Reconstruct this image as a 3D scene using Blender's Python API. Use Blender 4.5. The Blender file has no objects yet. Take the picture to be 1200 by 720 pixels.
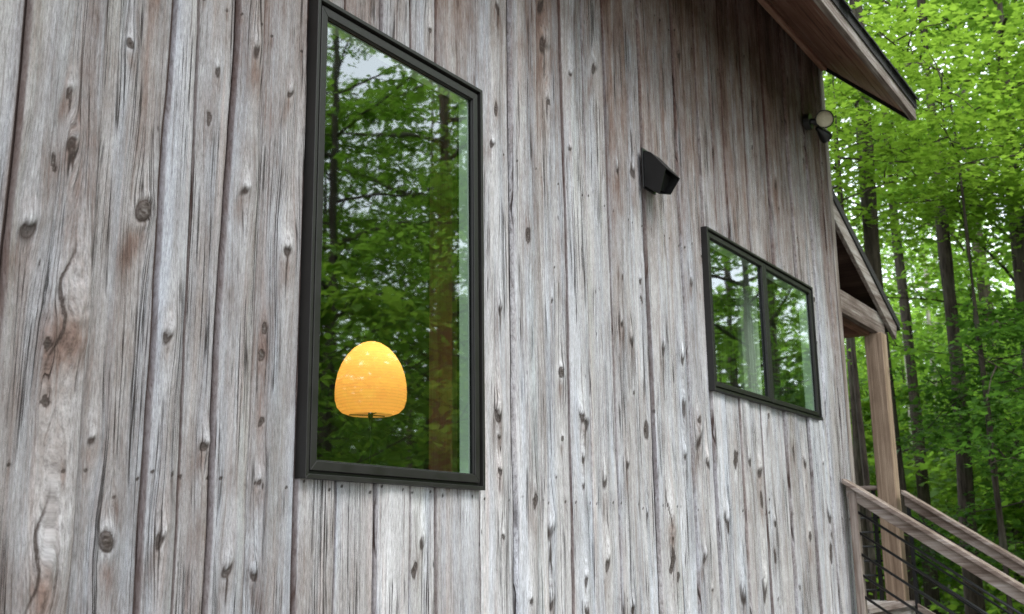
import bpy, math, random
import numpy as np
from mathutils import Vector, Matrix

random.seed(7)
rng = np.random.default_rng(7)
sc = bpy.context.scene
COL = sc.collection
EZ = 1.6                      # eye height; the heights below are given from the eye and lifted by EZ
R = math.radians

# ------------------------------------------------------------------ object helpers
def tag(o, label=None, cat=None, group=None, kind=None):
    if label: o['label'] = label
    if cat: o['category'] = cat
    if group: o['group'] = group
    if kind: o['kind'] = kind
    return o

def link(name, me, mat, parent=None, loc=None):
    o = bpy.data.objects.new(name, me)
    COL.objects.link(o)
    if mat is not None and me is not None:
        me.materials.append(mat)
    if parent: o.parent = parent
    if loc is not None: o.location = loc
    return o

def empty(name, loc, label, cat, group=None):
    o = bpy.data.objects.new(name, None)
    COL.objects.link(o)
    o.location = loc
    o.empty_display_size = .2
    return tag(o, label, cat, group)

class MB:
    """collects shapes into one mesh"""
    def __init__(s):
        s.v = []; s.f = []
    def add(s, vs, fs):
        n = len(s.v)
        s.v += [tuple(v) for v in vs]
        s.f += [tuple(i + n for i in f) for f in fs]
        return s
    def box(s, x0, x1, y0, y1, z0, z1):
        vs = [(x, y, z) for x in (x0, x1) for y in (y0, y1) for z in (z0, z1)]
        return s.add(vs, [(0,1,3,2),(4,6,7,5),(0,4,5,1),(2,3,7,6),(0,2,6,4),(1,5,7,3)])
    def hexa(s, q0, q1):
        """two quads (lists of 4 points) joined"""
        return s.add(list(q0) + list(q1), [(3,2,1,0),(4,5,6,7),(0,1,5,4),(1,2,6,5),(2,3,7,6),(3,0,4,7)])
    def ring(s, x0, x1, z0, z1, w, y0, y1):
        """rectangular frame of width w, between depths y0 and y1"""
        o = [(x0,z0),(x1,z0),(x1,z1),(x0,z1)]
        i = [(x0+w,z0+w),(x1-w,z0+w),(x1-w,z1-w),(x0+w,z1-w)]
        for k in range(4):
            a, b, c, d = o[k], o[(k+1)%4], i[(k+1)%4], i[k]
            s.hexa([(p[0],y0,p[1]) for p in (a,b,c,d)], [(p[0],y1,p[1]) for p in (a,b,c,d)])
        return s
    def tube(s, pts, rad, n=8, cap=True):
        pts = [Vector(p) for p in pts]
        if not hasattr(rad, '__len__'): rad = [rad]*len(pts)
        vs = []; fs = []
        up = Vector((0,0,1))
        for i, p in enumerate(pts):
            t = (pts[min(i+1,len(pts)-1)] - pts[max(i-1,0)]).normalized()
            a = t.cross(up)
            if a.length < 1e-3: a = t.cross(Vector((1,0,0)))
            a.normalize(); b = t.cross(a).normalized()
            for k in range(n):
                th = 2*math.pi*k/n
                vs.append(p + (a*math.cos(th) + b*math.sin(th))*rad[i])
        for i in range(len(pts)-1):
            for k in range(n):
                fs.append((i*n+k, i*n+(k+1)%n, (i+1)*n+(k+1)%n, (i+1)*n+k))
        if cap:
            fs.append(tuple(range(n))[::-1]); fs.append(tuple(range((len(pts)-1)*n, len(pts)*n)))
        return s.add(vs, fs)
    def lathe(s, prof, n=32, M=None, close=False):
        M = M or Matrix()
        vs = [M @ Vector((r*math.cos(2*math.pi*k/n), r*math.sin(2*math.pi*k/n), z)) for r, z in prof for k in range(n)]
        fs = [(i*n+k, i*n+(k+1)%n, (i+1)*n+(k+1)%n, (i+1)*n+k) for i in range(len(prof)-1) for k in range(n)]
        if close:
            fs.append(tuple(range(n))[::-1]); fs.append(tuple(range((len(prof)-1)*n, len(prof)*n)))
        return s.add(vs, fs)
    def build(s, name, mat, parent=None, bevel=0, smooth=False, loc=None):
        me = bpy.data.meshes.new(name)
        me.from_pydata(s.v, [], s.f); me.update()
        if smooth: me.shade_smooth()
        o = link(name, me, mat, parent, loc)
        if bevel:
            m = o.modifiers.new('bevel', 'BEVEL'); m.width = bevel; m.segments = 2; m.limit_method = 'ANGLE'
        return o

def np_mesh(name, V, F, attrs=None, smooth=False):
    """V (n,3); F (m,k) index array; attrs {name: (type, array)} on points"""
    me = bpy.data.meshes.new(name)
    n, (m, k) = len(V), F.shape
    me.vertices.add(n); me.vertices.foreach_set('co', np.ascontiguousarray(V, dtype=np.float32).ravel())
    me.loops.add(m*k); me.loops.foreach_set('vertex_index', np.ascontiguousarray(F, dtype=np.int32).ravel())
    me.polygons.add(m); me.polygons.foreach_set('loop_start', np.arange(0, m*k, k, dtype=np.int32))
    me.update(calc_edges=True)
    if smooth: me.polygons.foreach_set('use_smooth', np.ones(m, dtype=bool))
    for an, (ty, arr) in (attrs or {}).items():
        a = me.attributes.new(an, ty, 'POINT')
        key = {'FLOAT':'value','FLOAT_VECTOR':'vector','FLOAT_COLOR':'color'}[ty]
        a.data.foreach_set(key, np.ascontiguousarray(arr, dtype=np.float32).ravel())
    me.validate()
    return me

# ------------------------------------------------------------------ value noise
def _h(ix, iy, s):
    n = (ix.astype(np.int64)*374761393 + iy.astype(np.int64)*668265263 + int(s)*974711) & 0x7fffffff
    n = ((n ^ (n >> 13))*1274126177) & 0x7fffffff
    return ((n ^ (n >> 16)) & 0xffff)/65535.0
def vn(x, y, s=0):
    x = np.asarray(x, float); y = np.asarray(y, float)
    x, y = np.broadcast_arrays(x, y)
    ix, iy = np.floor(x), np.floor(y); fx, fy = x-ix, y-iy
    fx = fx*fx*(3-2*fx); fy = fy*fy*(3-2*fy)
    a, b, c, d = _h(ix,iy,s), _h(ix+1,iy,s), _h(ix,iy+1,s), _h(ix+1,iy+1,s)
    return (a*(1-fx)+b*fx)*(1-fy) + (c*(1-fx)+d*fx)*fy - .5

# ------------------------------------------------------------------ material helpers
class NT:
    def __init__(s, name):
        s.m = bpy.data.materials.new(name); s.m.use_nodes = True
        s.t = s.m.node_tree; s.t.nodes.clear()
    def n(s, ty, ins=None, **kw):
        nd = s.t.nodes.new(ty)
        for k, v in kw.items(): setattr(nd, k, v)
        for k, v in (ins or {}).items(): s.put(nd, k, v)
        return nd
    def put(s, nd, k, v):
        if isinstance(v, bpy.types.NodeSocket): s.t.links.new(v, nd.inputs[k])
        elif isinstance(v, bpy.types.Node): s.t.links.new(v.outputs[0], nd.inputs[k])
        else: nd.inputs[k].default_value = v
    def math(s, op, a, b=0.0, c=0.0, clamp=False):
        nd = s.n('ShaderNodeMath', {0:a,1:b,2:c}, operation=op); nd.use_clamp = clamp
        return nd.outputs[0]
    def noise(s, vec, scale=1.0, detail=3.0, rough=.5, dist=0.0):
        return s.n('ShaderNodeTexNoise', {'Vector':vec,'Scale':scale,'Detail':detail,'Roughness':rough,'Distortion':dist}).outputs['Fac']
    def vmul(s, v, xyz):
        return s.n('ShaderNodeVectorMath', {0:v,1:xyz}, operation='MULTIPLY').outputs[0]
    def vadd(s, v, w):
        return s.n('ShaderNodeVectorMath', {0:v,1:w}, operation='ADD').outputs[0]
    def map(s, v, a, b, c=0., d=1.):
        return s.n('ShaderNodeMapRange', {0:v,1:a,2:b,3:c,4:d}).outputs[0]
    def ramp(s, fac, stops, interp='LINEAR'):
        nd = s.n('ShaderNodeValToRGB', {'Fac':fac}); cr = nd.color_ramp; cr.interpolation = interp
        while len(cr.elements) < len(stops): cr.elements.new(.5)
        for e, (p, c) in zip(cr.elements, stops):
            e.position = p; e.color = (*c, 1)
        return nd.outputs[0]
    def mix(s, f, a, b, blend='MIX'):
        nd = s.n('ShaderNodeMix', data_type='RGBA', blend_type=blend)
        for k, v in ((0,f),(6,a),(7,b)):
            if isinstance(v, tuple) and len(v) == 3: v = (*v, 1)
            s.put(nd, k, v)
        return nd.outputs[2]
    def out(s, sh):
        o = s.n('ShaderNodeOutputMaterial'); s.put(o, 'Surface', sh); return s.m
    def pbr(s, col, rough=.7, bump=None, bd=.01, bs=1.0, **kw):
        p = s.n('ShaderNodeBsdfPrincipled')
        if isinstance(col, tuple) and len(col) == 3: col = (*col, 1)
        s.put(p, 'Base Color', col); s.put(p, 'Roughness', rough)
        for k, v in kw.items(): s.put(p, k.replace('_',' '), v)
        if bump is not None:
            b = s.n('ShaderNodeBump', {'Strength':bs,'Distance':bd,'Height':bump})
            s.put(p, 'Normal', b.outputs[0])
        return p
    def coord(s): return s.n('ShaderNodeTexCoord').outputs['Object']

def wood_siding():
    t = NT('weathered_siding')
    gc = t.n('ShaderNodeAttribute', attribute_name='gc').outputs['Vector']
    kn = t.n('ShaderNodeAttribute', attribute_name='kn')
    ksep = t.n('ShaderNodeSeparateColor', {'Color':kn.outputs['Color']})
    core, halo, stain_shade = ksep.outputs[0], ksep.outputs[1], ksep.outputs[2]
    edge = kn.outputs['Alpha']
    wt = t.n('ShaderNodeAttribute', attribute_name='wt').outputs['Fac']
    sp = t.n('ShaderNodeSeparateXYZ', {0:gc})
    u, z, sd = sp.outputs
    # waviness of the grain
    wv = t.noise(t.vmul(gc, (5., .7, 7.)), 1, 2)
    wv2 = t.noise(t.vmul(gc, (30., 4., 7.)), 1, 2)
    uw = t.math('ADD', u, t.math('ADD', t.math('MULTIPLY', wv, .035), t.math('MULTIPLY', wv2, .003)))
    def vec(a, b, o=0.): 
        return t.n('ShaderNodeCombineXYZ', {0:t.math('MULTIPLY', uw, a), 1:t.math('MULTIPLY', z, b), 2:t.math('MULTIPLY_ADD', sd, 5.3, o)}).outputs[0]
    broad = t.noise(vec(9, .55), 1, 3, .55)
    band = t.noise(vec(48, 2.0, 3), 1, 5, .7)
    streak = t.noise(vec(190, 4.5, 5), 1, 5, .75)
    fibre = t.noise(vec(520, 34, 7), 1, 4, .85)
    blot = t.noise(vec(13, 5.5, 9), 1, 5, .7)
    # growth rings
    ph = t.math('ADD', t.math('MULTIPLY', uw, 620.), t.math('MULTIPLY', t.noise(vec(14, .8, 11), 1, 2), 26.))
    ring = t.math('POWER', t.math('ABSOLUTE', t.math('SINE', ph)), .6)
    ringamt = t.map(t.noise(vec(16, 1.3, 13), 1, 2), .47, .62)
    # drying cracks
    ck = t.noise(vec(75, .75, 15), 1, 2, .5)
    ckl = t.math('ABSOLUTE', t.math('SUBTRACT', ck, .5))
    ckm = t.math('MULTIPLY', t.map(ckl, .006, .028, 1, 0), t.map(t.noise(vec(12, 1.6, 17), 1, 3, .6), .49, .56))
    ck2 = t.noise(vec(210, 2.4, 19), 1, 2, .5)
    ckm2 = t.math('MULTIPLY', t.map(ck2, .30, .38, 1, 0), .55)
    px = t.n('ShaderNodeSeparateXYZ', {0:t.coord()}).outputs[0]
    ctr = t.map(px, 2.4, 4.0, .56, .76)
    w = t.math('ADD', wt, t.math('MULTIPLY', t.math('SUBTRACT', broad, .5), .50))
    v = t.math('ADD', t.math('MULTIPLY', t.math('SUBTRACT', band, .5), .60), t.math('MULTIPLY', t.math('SUBTRACT', streak, .5), 1.0))
    w = t.math('ADD', w, t.math('MULTIPLY', v, ctr))
    w = t.math('ADD', w, t.math('MULTIPLY', t.math('SUBTRACT', blot, .5), .5))
    w = t.math('ADD', w, t.math('MULTIPLY', halo, .13))
    w = t.math('SUBTRACT', w, t.math('MULTIPLY', stain_shade, .30))
    col = t.ramp(w, [(0., (.050,.024,.016)), (.16, (.125,.068,.050)), (.32, (.205,.142,.118)), (.47, (.285,.247,.232)),
                     (.62, (.385,.364,.360)), (.80, (.52,.508,.515)), (1., (.68,.675,.69))])
    # bluish and reddish casts
    cast = t.noise(vec(12, .7, 21), 1, 3)
    col = t.mix(t.map(cast, .42, .66, 0, .75), col, t.mix(1., col, (.90,1.0,1.13), 'MULTIPLY'))
    red = t.noise(vec(30, .8, 23), 1, 3, .6)
    col = t.mix(t.map(red, .56, .70, 0, .36), col, t.mix(1., col, (1.03,.80,.71), 'MULTIPLY'))
    grn = t.noise(vec(10, .5, 25), 1, 2)
    col = t.mix(t.map(grn, .6, .75, 0, .4), col, t.mix(1., col, (.92,1.,.88), 'MULTIPLY'))
    col = t.mix(1., col, t.ramp(fibre, [(.30,(.42,.40,.39)), (.5,(1.,1.,1.)), (.70,(1.42,1.42,1.42))]), 'MULTIPLY')
    col = t.mix(t.math('MULTIPLY', ringamt, t.map(ring, .0, .75, .38, 0)), col, t.mix(1., col, (.52,.43,.38), 'MULTIPLY'))
    col = t.mix(ckm2, col, t.mix(1., col, (.42,.36,.33), 'MULTIPLY'))
    col = t.mix(t.math('MULTIPLY', ckm, .9), col, (.022,.014,.011))
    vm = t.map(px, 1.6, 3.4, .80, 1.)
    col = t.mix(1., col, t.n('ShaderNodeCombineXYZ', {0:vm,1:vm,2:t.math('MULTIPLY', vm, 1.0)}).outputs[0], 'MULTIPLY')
    hs = t.n('ShaderNodeHueSaturation', {'Color':col,'Saturation':.88,'Value':.97}); col = hs.outputs[0]
    col = t.mix(1., col, (1.0,1.,1.005), 'MULTIPLY')
    # knots
    gk = t.noise(t.vmul(gc, (260., 120., 5.)), 1, 3)
    kc = t.ramp(gk, [(.3,(.022,.016,.013)), (.55,(.075,.062,.056)), (.75,(.16,.145,.14))])
    rimk = t.math('SUBTRACT', 1., t.math('MULTIPLY', t.math('ABSOLUTE', t.math('SUBTRACT', core, .5)), 2.2), clamp=True)
    col = t.mix(core, col, kc)
    col = t.mix(t.math('MULTIPLY', rimk, .85), col, (.028,.018,.014))
    col = t.mix(t.math('MULTIPLY', edge, .75), col, (.055,.026,.019))
    # little nail holes and specks
    sv = t.n('ShaderNodeTexVoronoi', {'Vector':vec(26, 7, 30),'Scale':1.}, feature='F1')
    sk = t.math('MULTIPLY', t.map(sv.outputs['Distance'], .05, .10, 1, 0), t.map(t.n('ShaderNodeSeparateColor', {0:sv.outputs['Color']}).outputs[0], .80, .82))
    col = t.mix(t.math('MULTIPLY', sk, .8), col, (.02,.015,.012))
    h = t.math('ADD', t.math('MULTIPLY', streak, .9), t.math('MULTIPLY', fibre, .35))
    h = t.math('ADD', h, t.math('MULTIPLY', band, .8))
    h = t.math('SUBTRACT', h, t.math('MULTIPLY', ckm, .9))
    h = t.math('SUBTRACT', h, t.math('MULTIPLY', ckm2, .35))
    h = t.math('SUBTRACT', h, t.math('MULTIPLY', t.math('MULTIPLY', ringamt, t.map(ring, 0, .7, 1, 0)), .25))
    rough = t.map(streak, .3, .7, .95, .80)
    return t.out(t.pbr(col, rough, h, .0055, 1.0, Specular_IOR_Level=.15))

def plank_mat(name, stops, axis=0, k=1., rough=.7, bump=.003):
    """sawn wood with the grain along one axis, object space"""
    t = NT(name); c = t.coord()
    rnd = t.n('ShaderNodeNewGeometry').outputs['Random Per Island']
    c = t.vadd(c, t.n('ShaderNodeCombineXYZ', {0:t.math('MULTIPLY', rnd, 7.),1:t.math('MULTIPLY', rnd, 13.),2:t.math('MULTIPLY', rnd, 3.)}).outputs[0])
    def sc_(cross, along):
        v = [cross*k]*3; v[axis] = along
        return t.vmul(c, tuple(v))
    b = t.noise(sc_(7, .6), 1, 3); s1 = t.noise(sc_(45, 1.4), 1, 4, .6); s2 = t.noise(sc_(170, 4), 1, 3, .6); bl = t.noise(sc_(5, 3.), 1, 4, .6)
    w = t.math('ADD', .5, t.math('MULTIPLY', t.math('SUBTRACT', b, .5), .8))
    w = t.math('ADD', w, t.math('MULTIPLY', t.math('SUBTRACT', s1, .5), 1.0))
    w = t.math('ADD', w, t.math('MULTIPLY', t.math('SUBTRACT', s2, .5), .6))
    w = t.math('ADD', w, t.math('MULTIPLY', t.math('SUBTRACT', bl, .5), .5))
    w = t.math('ADD', w, t.math('MULTIPLY', t.math('SUBTRACT', rnd, .5), .2))
    col = t.ramp(w, stops)
    kv = t.n('ShaderNodeTexVoronoi', {'Vector':sc_(6, 2.2),'Scale':1.}, feature='F1')
    kk = t.math('MULTIPLY', t.map(kv.outputs['Distance'], .06, .14, 1, 0), t.map(t.n('ShaderNodeSeparateColor', {0:kv.outputs['Color']}).outputs[0], .5, .52))
    col = t.mix(t.math('MULTIPLY', kk, .7), col, (.04,.025,.02))
    return t.out(t.pbr(col, rough, t.math('ADD', s1, s2), bump, 1.0, Specular_IOR_Level=.3))

def simple(name, col, rough=.5, metal=0., var=.12, scale=30., bump=0., coat=0.):
    t = NT(name); n = t.noise(t.coord(), scale, 4, .6)
    c = t.mix(n, tuple(x*(1-var) for x in col), tuple(min(1, x*(1+var)) for x in col))
    return t.out(t.pbr(c, t.map(n, .3, .7, max(.02, rough-.08), rough+.08), n if bump else None, bump or .001, 1., Metallic=metal, Coat_Weight=coat))

def glass_mat():
    t = NT('window_glass'); c = t.coord()
    wob = t.noise(t.vmul(c, (2.4, 2.4, 7.)), 1, 1)
    bmp = t.n('ShaderNodeBump', {'Strength':1., 'Distance':.00035, 'Height':wob})
    fr = t.math('POWER', t.n('ShaderNodeLayerWeight', {'Blend':.5}).outputs['Facing'], 3.)
    f = t.math('ADD', t.math('MULTIPLY', fr, .50), .25, clamp=True)
    g = t.n('ShaderNodeBsdfGlossy', {'Color':(.92,.98,.97,1),'Roughness':.018,'Normal':bmp.outputs[0]})
    tr = t.n('ShaderNodeBsdfTransparent', {'Color':(.76,.86,.78,1)})
    return t.out(t.n('ShaderNodeMixShader', {0:f, 1:tr.outputs[0], 2:g.outputs[0]}).outputs[0])

def leaf_mat(name, dark, light, trans, trw=.5):
    t = NT(name)
    lv = t.n('ShaderNodeAttribute', attribute_name='lv').outputs['Fac']
    oi = t.n('ShaderNodeObjectInfo').outputs['Random']
    f = t.math('ADD', t.math('MULTIPLY', lv, .8), t.math('MULTIPLY', oi, .2), clamp=True)
    col = t.mix(f, dark, light)
    tc = t.mix(f, tuple(x*.55 for x in trans), trans)
    d = t.pbr(col, .5, Specular_IOR_Level=.3)
    tl = t.n('ShaderNodeBsdfTranslucent', {'Color':tc})
    return t.out(t.n('ShaderNodeMixShader', {0:trw, 1:d.outputs[0], 2:tl.outputs[0]}).outputs[0])

def bark_mat(name, a, b, lichen=.3):
    t = NT(name); c = t.coord()
    n = t.noise(t.vmul(c, (22, 22, 3.5)), 1, 5, .65); n2 = t.noise(c, 2.2, 3)
    col = t.mix(t.map(n, .35, .65), a, b)
    col = t.mix(t.map(n2, .5, .7, 0, lichen), col, (.12,.14,.09))
    return t.out(t.pbr(col, .9, n, .02, 1., Specular_IOR_Level=.2))

M = {}
M['siding'] = wood_siding()
M['back'] = simple('dark_backing_wood', (.03,.017,.013), .9)
GREY = [(.1,(.06,.04,.033)),(.35,(.16,.125,.11)),(.55,(.28,.25,.23)),(.75,(.40,.38,.365)),(.95,(.55,.53,.52))]
BROWN = [(.1,(.06,.027,.018)),(.4,(.18,.085,.058)),(.62,(.27,.145,.105)),(.85,(.36,.26,.21)),(1.,(.44,.36,.31))]
POST = [(.1,(.12,.078,.05)),(.4,(.24,.17,.118)),(.6,(.33,.245,.175)),(.85,(.42,.335,.255)),(1.,(.5,.42,.34))]
RAIL = [(.1,(.08,.055,.043)),(.4,(.18,.135,.11)),(.6,(.29,.24,.207)),(.85,(.42,.37,.34)),(1.,(.5,.46,.43))]
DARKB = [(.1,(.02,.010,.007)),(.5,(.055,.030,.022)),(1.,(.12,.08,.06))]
M['grey_x'] = plank_mat('grey_wood_along', GREY, 0)
M['grey_z'] = plank_mat('grey_wood_upright', GREY, 2)
M['brown_x'] = plank_mat('brown_wood_along', BROWN, 0)
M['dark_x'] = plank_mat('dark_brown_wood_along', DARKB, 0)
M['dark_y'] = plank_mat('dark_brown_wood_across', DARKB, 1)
M['brown_y'] = plank_mat('brown_wood_across', BROWN, 1)
M['post_z'] = plank_mat('post_wood_upright', POST, 2)
M['rail_y'] = plank_mat('rail_wood', RAIL, 1)
M['rail_z'] = plank_mat('newel_wood', RAIL, 2)
M['grey_y'] = plank_mat('deck_wood', GREY, 1)
M['frame'] = simple('dark_bronze_frame', (.0105,.0095,.0085), .5, 0., .15, 14.)
M['black'] = simple('black_painted_metal', (.005,.005,.005), .42, 0., .3, 40.)
M['rod'] = simple('black_steel_rod', (.008,.008,.009), .35)
M['glass'] = glass_mat()
M['shingle'] = simple('asphalt_shingle', (.022,.021,.021), .95, 0., .5, 90., .01)
M['lens'] = simple('frosted_lamp_lens', (.62,.58,.42), .25, 0., .06, 60.)
M['jamb'] = simple('pale_painted_jamb', (.70,.78,.70), .6, 0., .05)
M['plaster'] = simple('interior_plaster', (.16,.145,.125), .9, 0., .1, 4.)
M['intfloor'] = simple('interior_floorboards', (.13,.075,.045), .5, 0., .2, 6.)
M['intpost'] = plank_mat('interior_post_wood', [(.1,(.42,.27,.19)),(.5,(.62,.42,.31)),(1.,(.75,.55,.42))], 2)
M['linen'] = simple('curtain_linen', (.60,.62,.56), .9, 0., .08, 20.)
M['bark'] = bark_mat('dark_bark', (.026,.020,.015), (.10,.08,.062))
M['barkg'] = bark_mat('grey_brown_bark', (.05,.038,.028), (.16,.13,.10), .45)
M['barkw'] = bark_mat('pale_bark', (.32,.28,.24), (.62,.58,.52), .05)
M['leaf'] = leaf_mat('maple_leaf', (.06,.14,.015), (.145,.28,.028), (.34,.62,.065), .56)
M['leafy'] = leaf_mat('young_maple_leaf', (.075,.18,.018), (.17,.31,.03), (.36,.60,.06), .5)
M['leafd'] = leaf_mat('dark_leaf', (.03,.085,.012), (.07,.16,.022), (.15,.34,.04), .5)  # darker green leaf of the low bush tree
M['leaff'] = leaf_mat('far_leaf', (.08,.18,.02), (.18,.33,.035), (.40,.70,.08), .55)

def ground_mat():
    t = NT('forest_floor'); c = t.coord()
    a = t.noise(c, .35, 4); b = t.noise(c, 9., 5, .7); d = t.noise(c, 60., 3)
    col = t.mix(t.map(a, .4, .6), (.045,.032,.02), (.035,.065,.014))
    col = t.mix(t.map(b, .4, .65, 0, .7), col, (.09,.065,.04))
    return t.out(t.pbr(col, .95, t.math('ADD', b, d), .05))
M['ground'] = ground_mat()

def paper_mat():
    t = NT('glowing_paper_shade'); c = t.coord()
    sp = t.n('ShaderNodeSeparateXYZ', {0:c})
    rib = t.math('ABSOLUTE', t.math('SINE', t.math('MULTIPLY', sp.outputs[2], 235.)))
    ang = t.math('ARCTAN2', sp.outputs[1], sp.outputs[0])
    seam = t.math('ABSOLUTE', t.math('SINE', t.math('MULTIPLY', ang, 4.)))
    fib = t.noise(c, 60., 4, .7)
    # thin paper in front of a bulb: brightest round the bulb at the height of the middle
    n = t.n('ShaderNodeNewGeometry')
    k = t.math('MULTIPLY', t.map(rib, 0., .6, .42, 1.), t.map(seam, 0., .05, .7, 1.))
    k = t.math('MULTIPLY', k, t.map(fib, .3, .7, .9, 1.08))
    # lit from inside by the real bulb, plus the glow of the paper itself
    tl = t.n('ShaderNodeBsdfTranslucent', {'Color':(.95,.62,.24,1)})
    df = t.n('ShaderNodeBsdfDiffuse', {'Color':(.75,.5,.22,1)})
    mx = t.n('ShaderNodeMixShader', {0:.65, 1:df.outputs[0], 2:tl.outputs[0]})
    em = t.n('ShaderNodeEmission', {'Color':(1.,.39,.08,1), 'Strength':t.math('MULTIPLY', k, .44)})
    ad = t.n('ShaderNodeAddShader', {0:mx.outputs[0], 1:em.outputs[0]})
    return t.out(ad.outputs[0])
M['paper'] = paper_mat()
tb = NT('lit_bulb'); M['bulb'] = tb.out(tb.n('ShaderNodeEmission', {'Color':(1.,.72,.35,1),'Strength':5.}).outputs[0])

# ------------------------------------------------------------------ the siding
W1 = (2.464, 3.420, .229+EZ, 1.826+EZ)
W2 = (5.650, 7.500, .862+EZ, 1.803+EZ)
WX1 = 8.16                                   # end of the wall
WZ0, WZ1 = -.05, 3.86+EZ
SEAMS = [-3.4,-3.15,-2.93,-2.68,-2.46,-2.2,-1.98,-1.74,-1.5,-1.29,-1.04,-.83,-.6,-.35,-.14,.1,.33,.52,.76,.98,1.21,
         1.47,1.697,1.914,2.004,2.136,2.262,2.455,2.635,2.836,2.994,3.158,3.418,3.667,3.887,4.098,4.294,4.521,4.766,
         4.93,5.172,5.363,5.51,5.67,5.86,6.06,6.231,6.41,6.584,6.82,7.052,7.27,7.486,7.68,7.87,8.02,WX1]
KN = [(1.85,0.92,0.023,2),(1.51,0.80,0.024,1),(1.64,0.61,0.055,3),(1.80,0.04,0.019,2),(1.62,0.00,0.045,3),(2.39,0.94,0.024,1),(1.77,1.38,0.010,2),
 (1.59,1.18,0.010,1),(1.61,1.05,0.014,1),(2.20,1.08,0.018,1),(2.22,1.55,0.016,1),(2.08,1.43,0.011,1),(2.06,1.26,0.009,0),(1.85,1.57,0.007,0),(2.38,1.46,0.011,1),
 (1.56,0.97,0.007,0),(1.95,0.60,0.018,1),(2.10,0.31,0.018,1),(1.74,0.30,0.014,1),(2.19,-0.02,0.018,1),(2.30,-0.04,0.018,1),(1.96,0.06,0.017,1),(2.31,0.39,0.008,0),
 (2.31,0.22,0.014,1),(2.31,0.67,0.008,0),(1.58,0.51,0.009,0),(2.30,0.59,0.008,0),(1.59,0.37,0.010,0),(3.11,1.98,0.014,1),(3.05,1.75,0.012,0),
 (3.53,1.65,0.016,1),(3.56,1.80,0.011,0),(3.98,2.00,0.016,1),(4.18,2.20,0.014,1),(3.57,2.28,0.020,1),(4.16,1.82,0.013,1),(4.61,1.86,0.017,1),(3.55,0.55,0.026,1),
 (3.56,0.45,0.012,1),(3.56,0.32,0.016,1),(3.58,0.07,0.012,1),(4.18,0.60,0.022,1),(4.22,0.57,0.023,1),(4.20,0.41,0.015,1),(4.19,0.30,0.012,1),(4.40,0.33,0.016,1),
 (3.79,0.20,0.015,0),(4.62,0.41,0.014,1),(4.60,1.08,0.016,1),(4.70,1.02,0.021,1),(5.05,1.03,0.017,1),(5.29,1.02,0.023,1),(5.28,0.77,0.024,1),(5.26,0.50,0.022,1),
 (5.57,0.49,0.020,1),(5.44,0.70,0.015,1),(4.40,-0.03,0.025,1),(4.20,-0.10,0.016,1),(4.19,-0.22,0.019,1),(3.74,-0.17,0.014,1),(4.63,-0.24,0.016,1),(5.05,-0.04,0.017,0),
 (5.10,-0.12,0.013,0),(5.44,-0.02,0.019,1),(5.97,0.50,0.025,0),(6.14,0.53,0.020,1),(6.33,0.47,0.032,1),(5.78,0.18,0.030,1),(6.33,0.29,0.021,0),(6.30,-0.17,0.031,1),
 (5.95,-0.19,0.030,1),(6.92,0.61,0.023,0),(7.16,0.57,0.024,1),(7.58,0.25,0.025,1),(7.57,-0.04,0.018,0),(6.50,0.17,0.022,1),(4.85,0.59,0.021,0),(5.05,0.19,0.040,3),
 (3.08,0.05,0.013,1),(3.04,-0.05,0.013,0),(3.77,1.30,0.014,0),(3.58,0.97,0.016,1),(3.98,1.08,0.011,1),(5.42,2.79,0.018,1),(4.42,2.33,0.017,1),(5.44,1.45,0.019,1),(4.85,1.34,0.015,1)]

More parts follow.
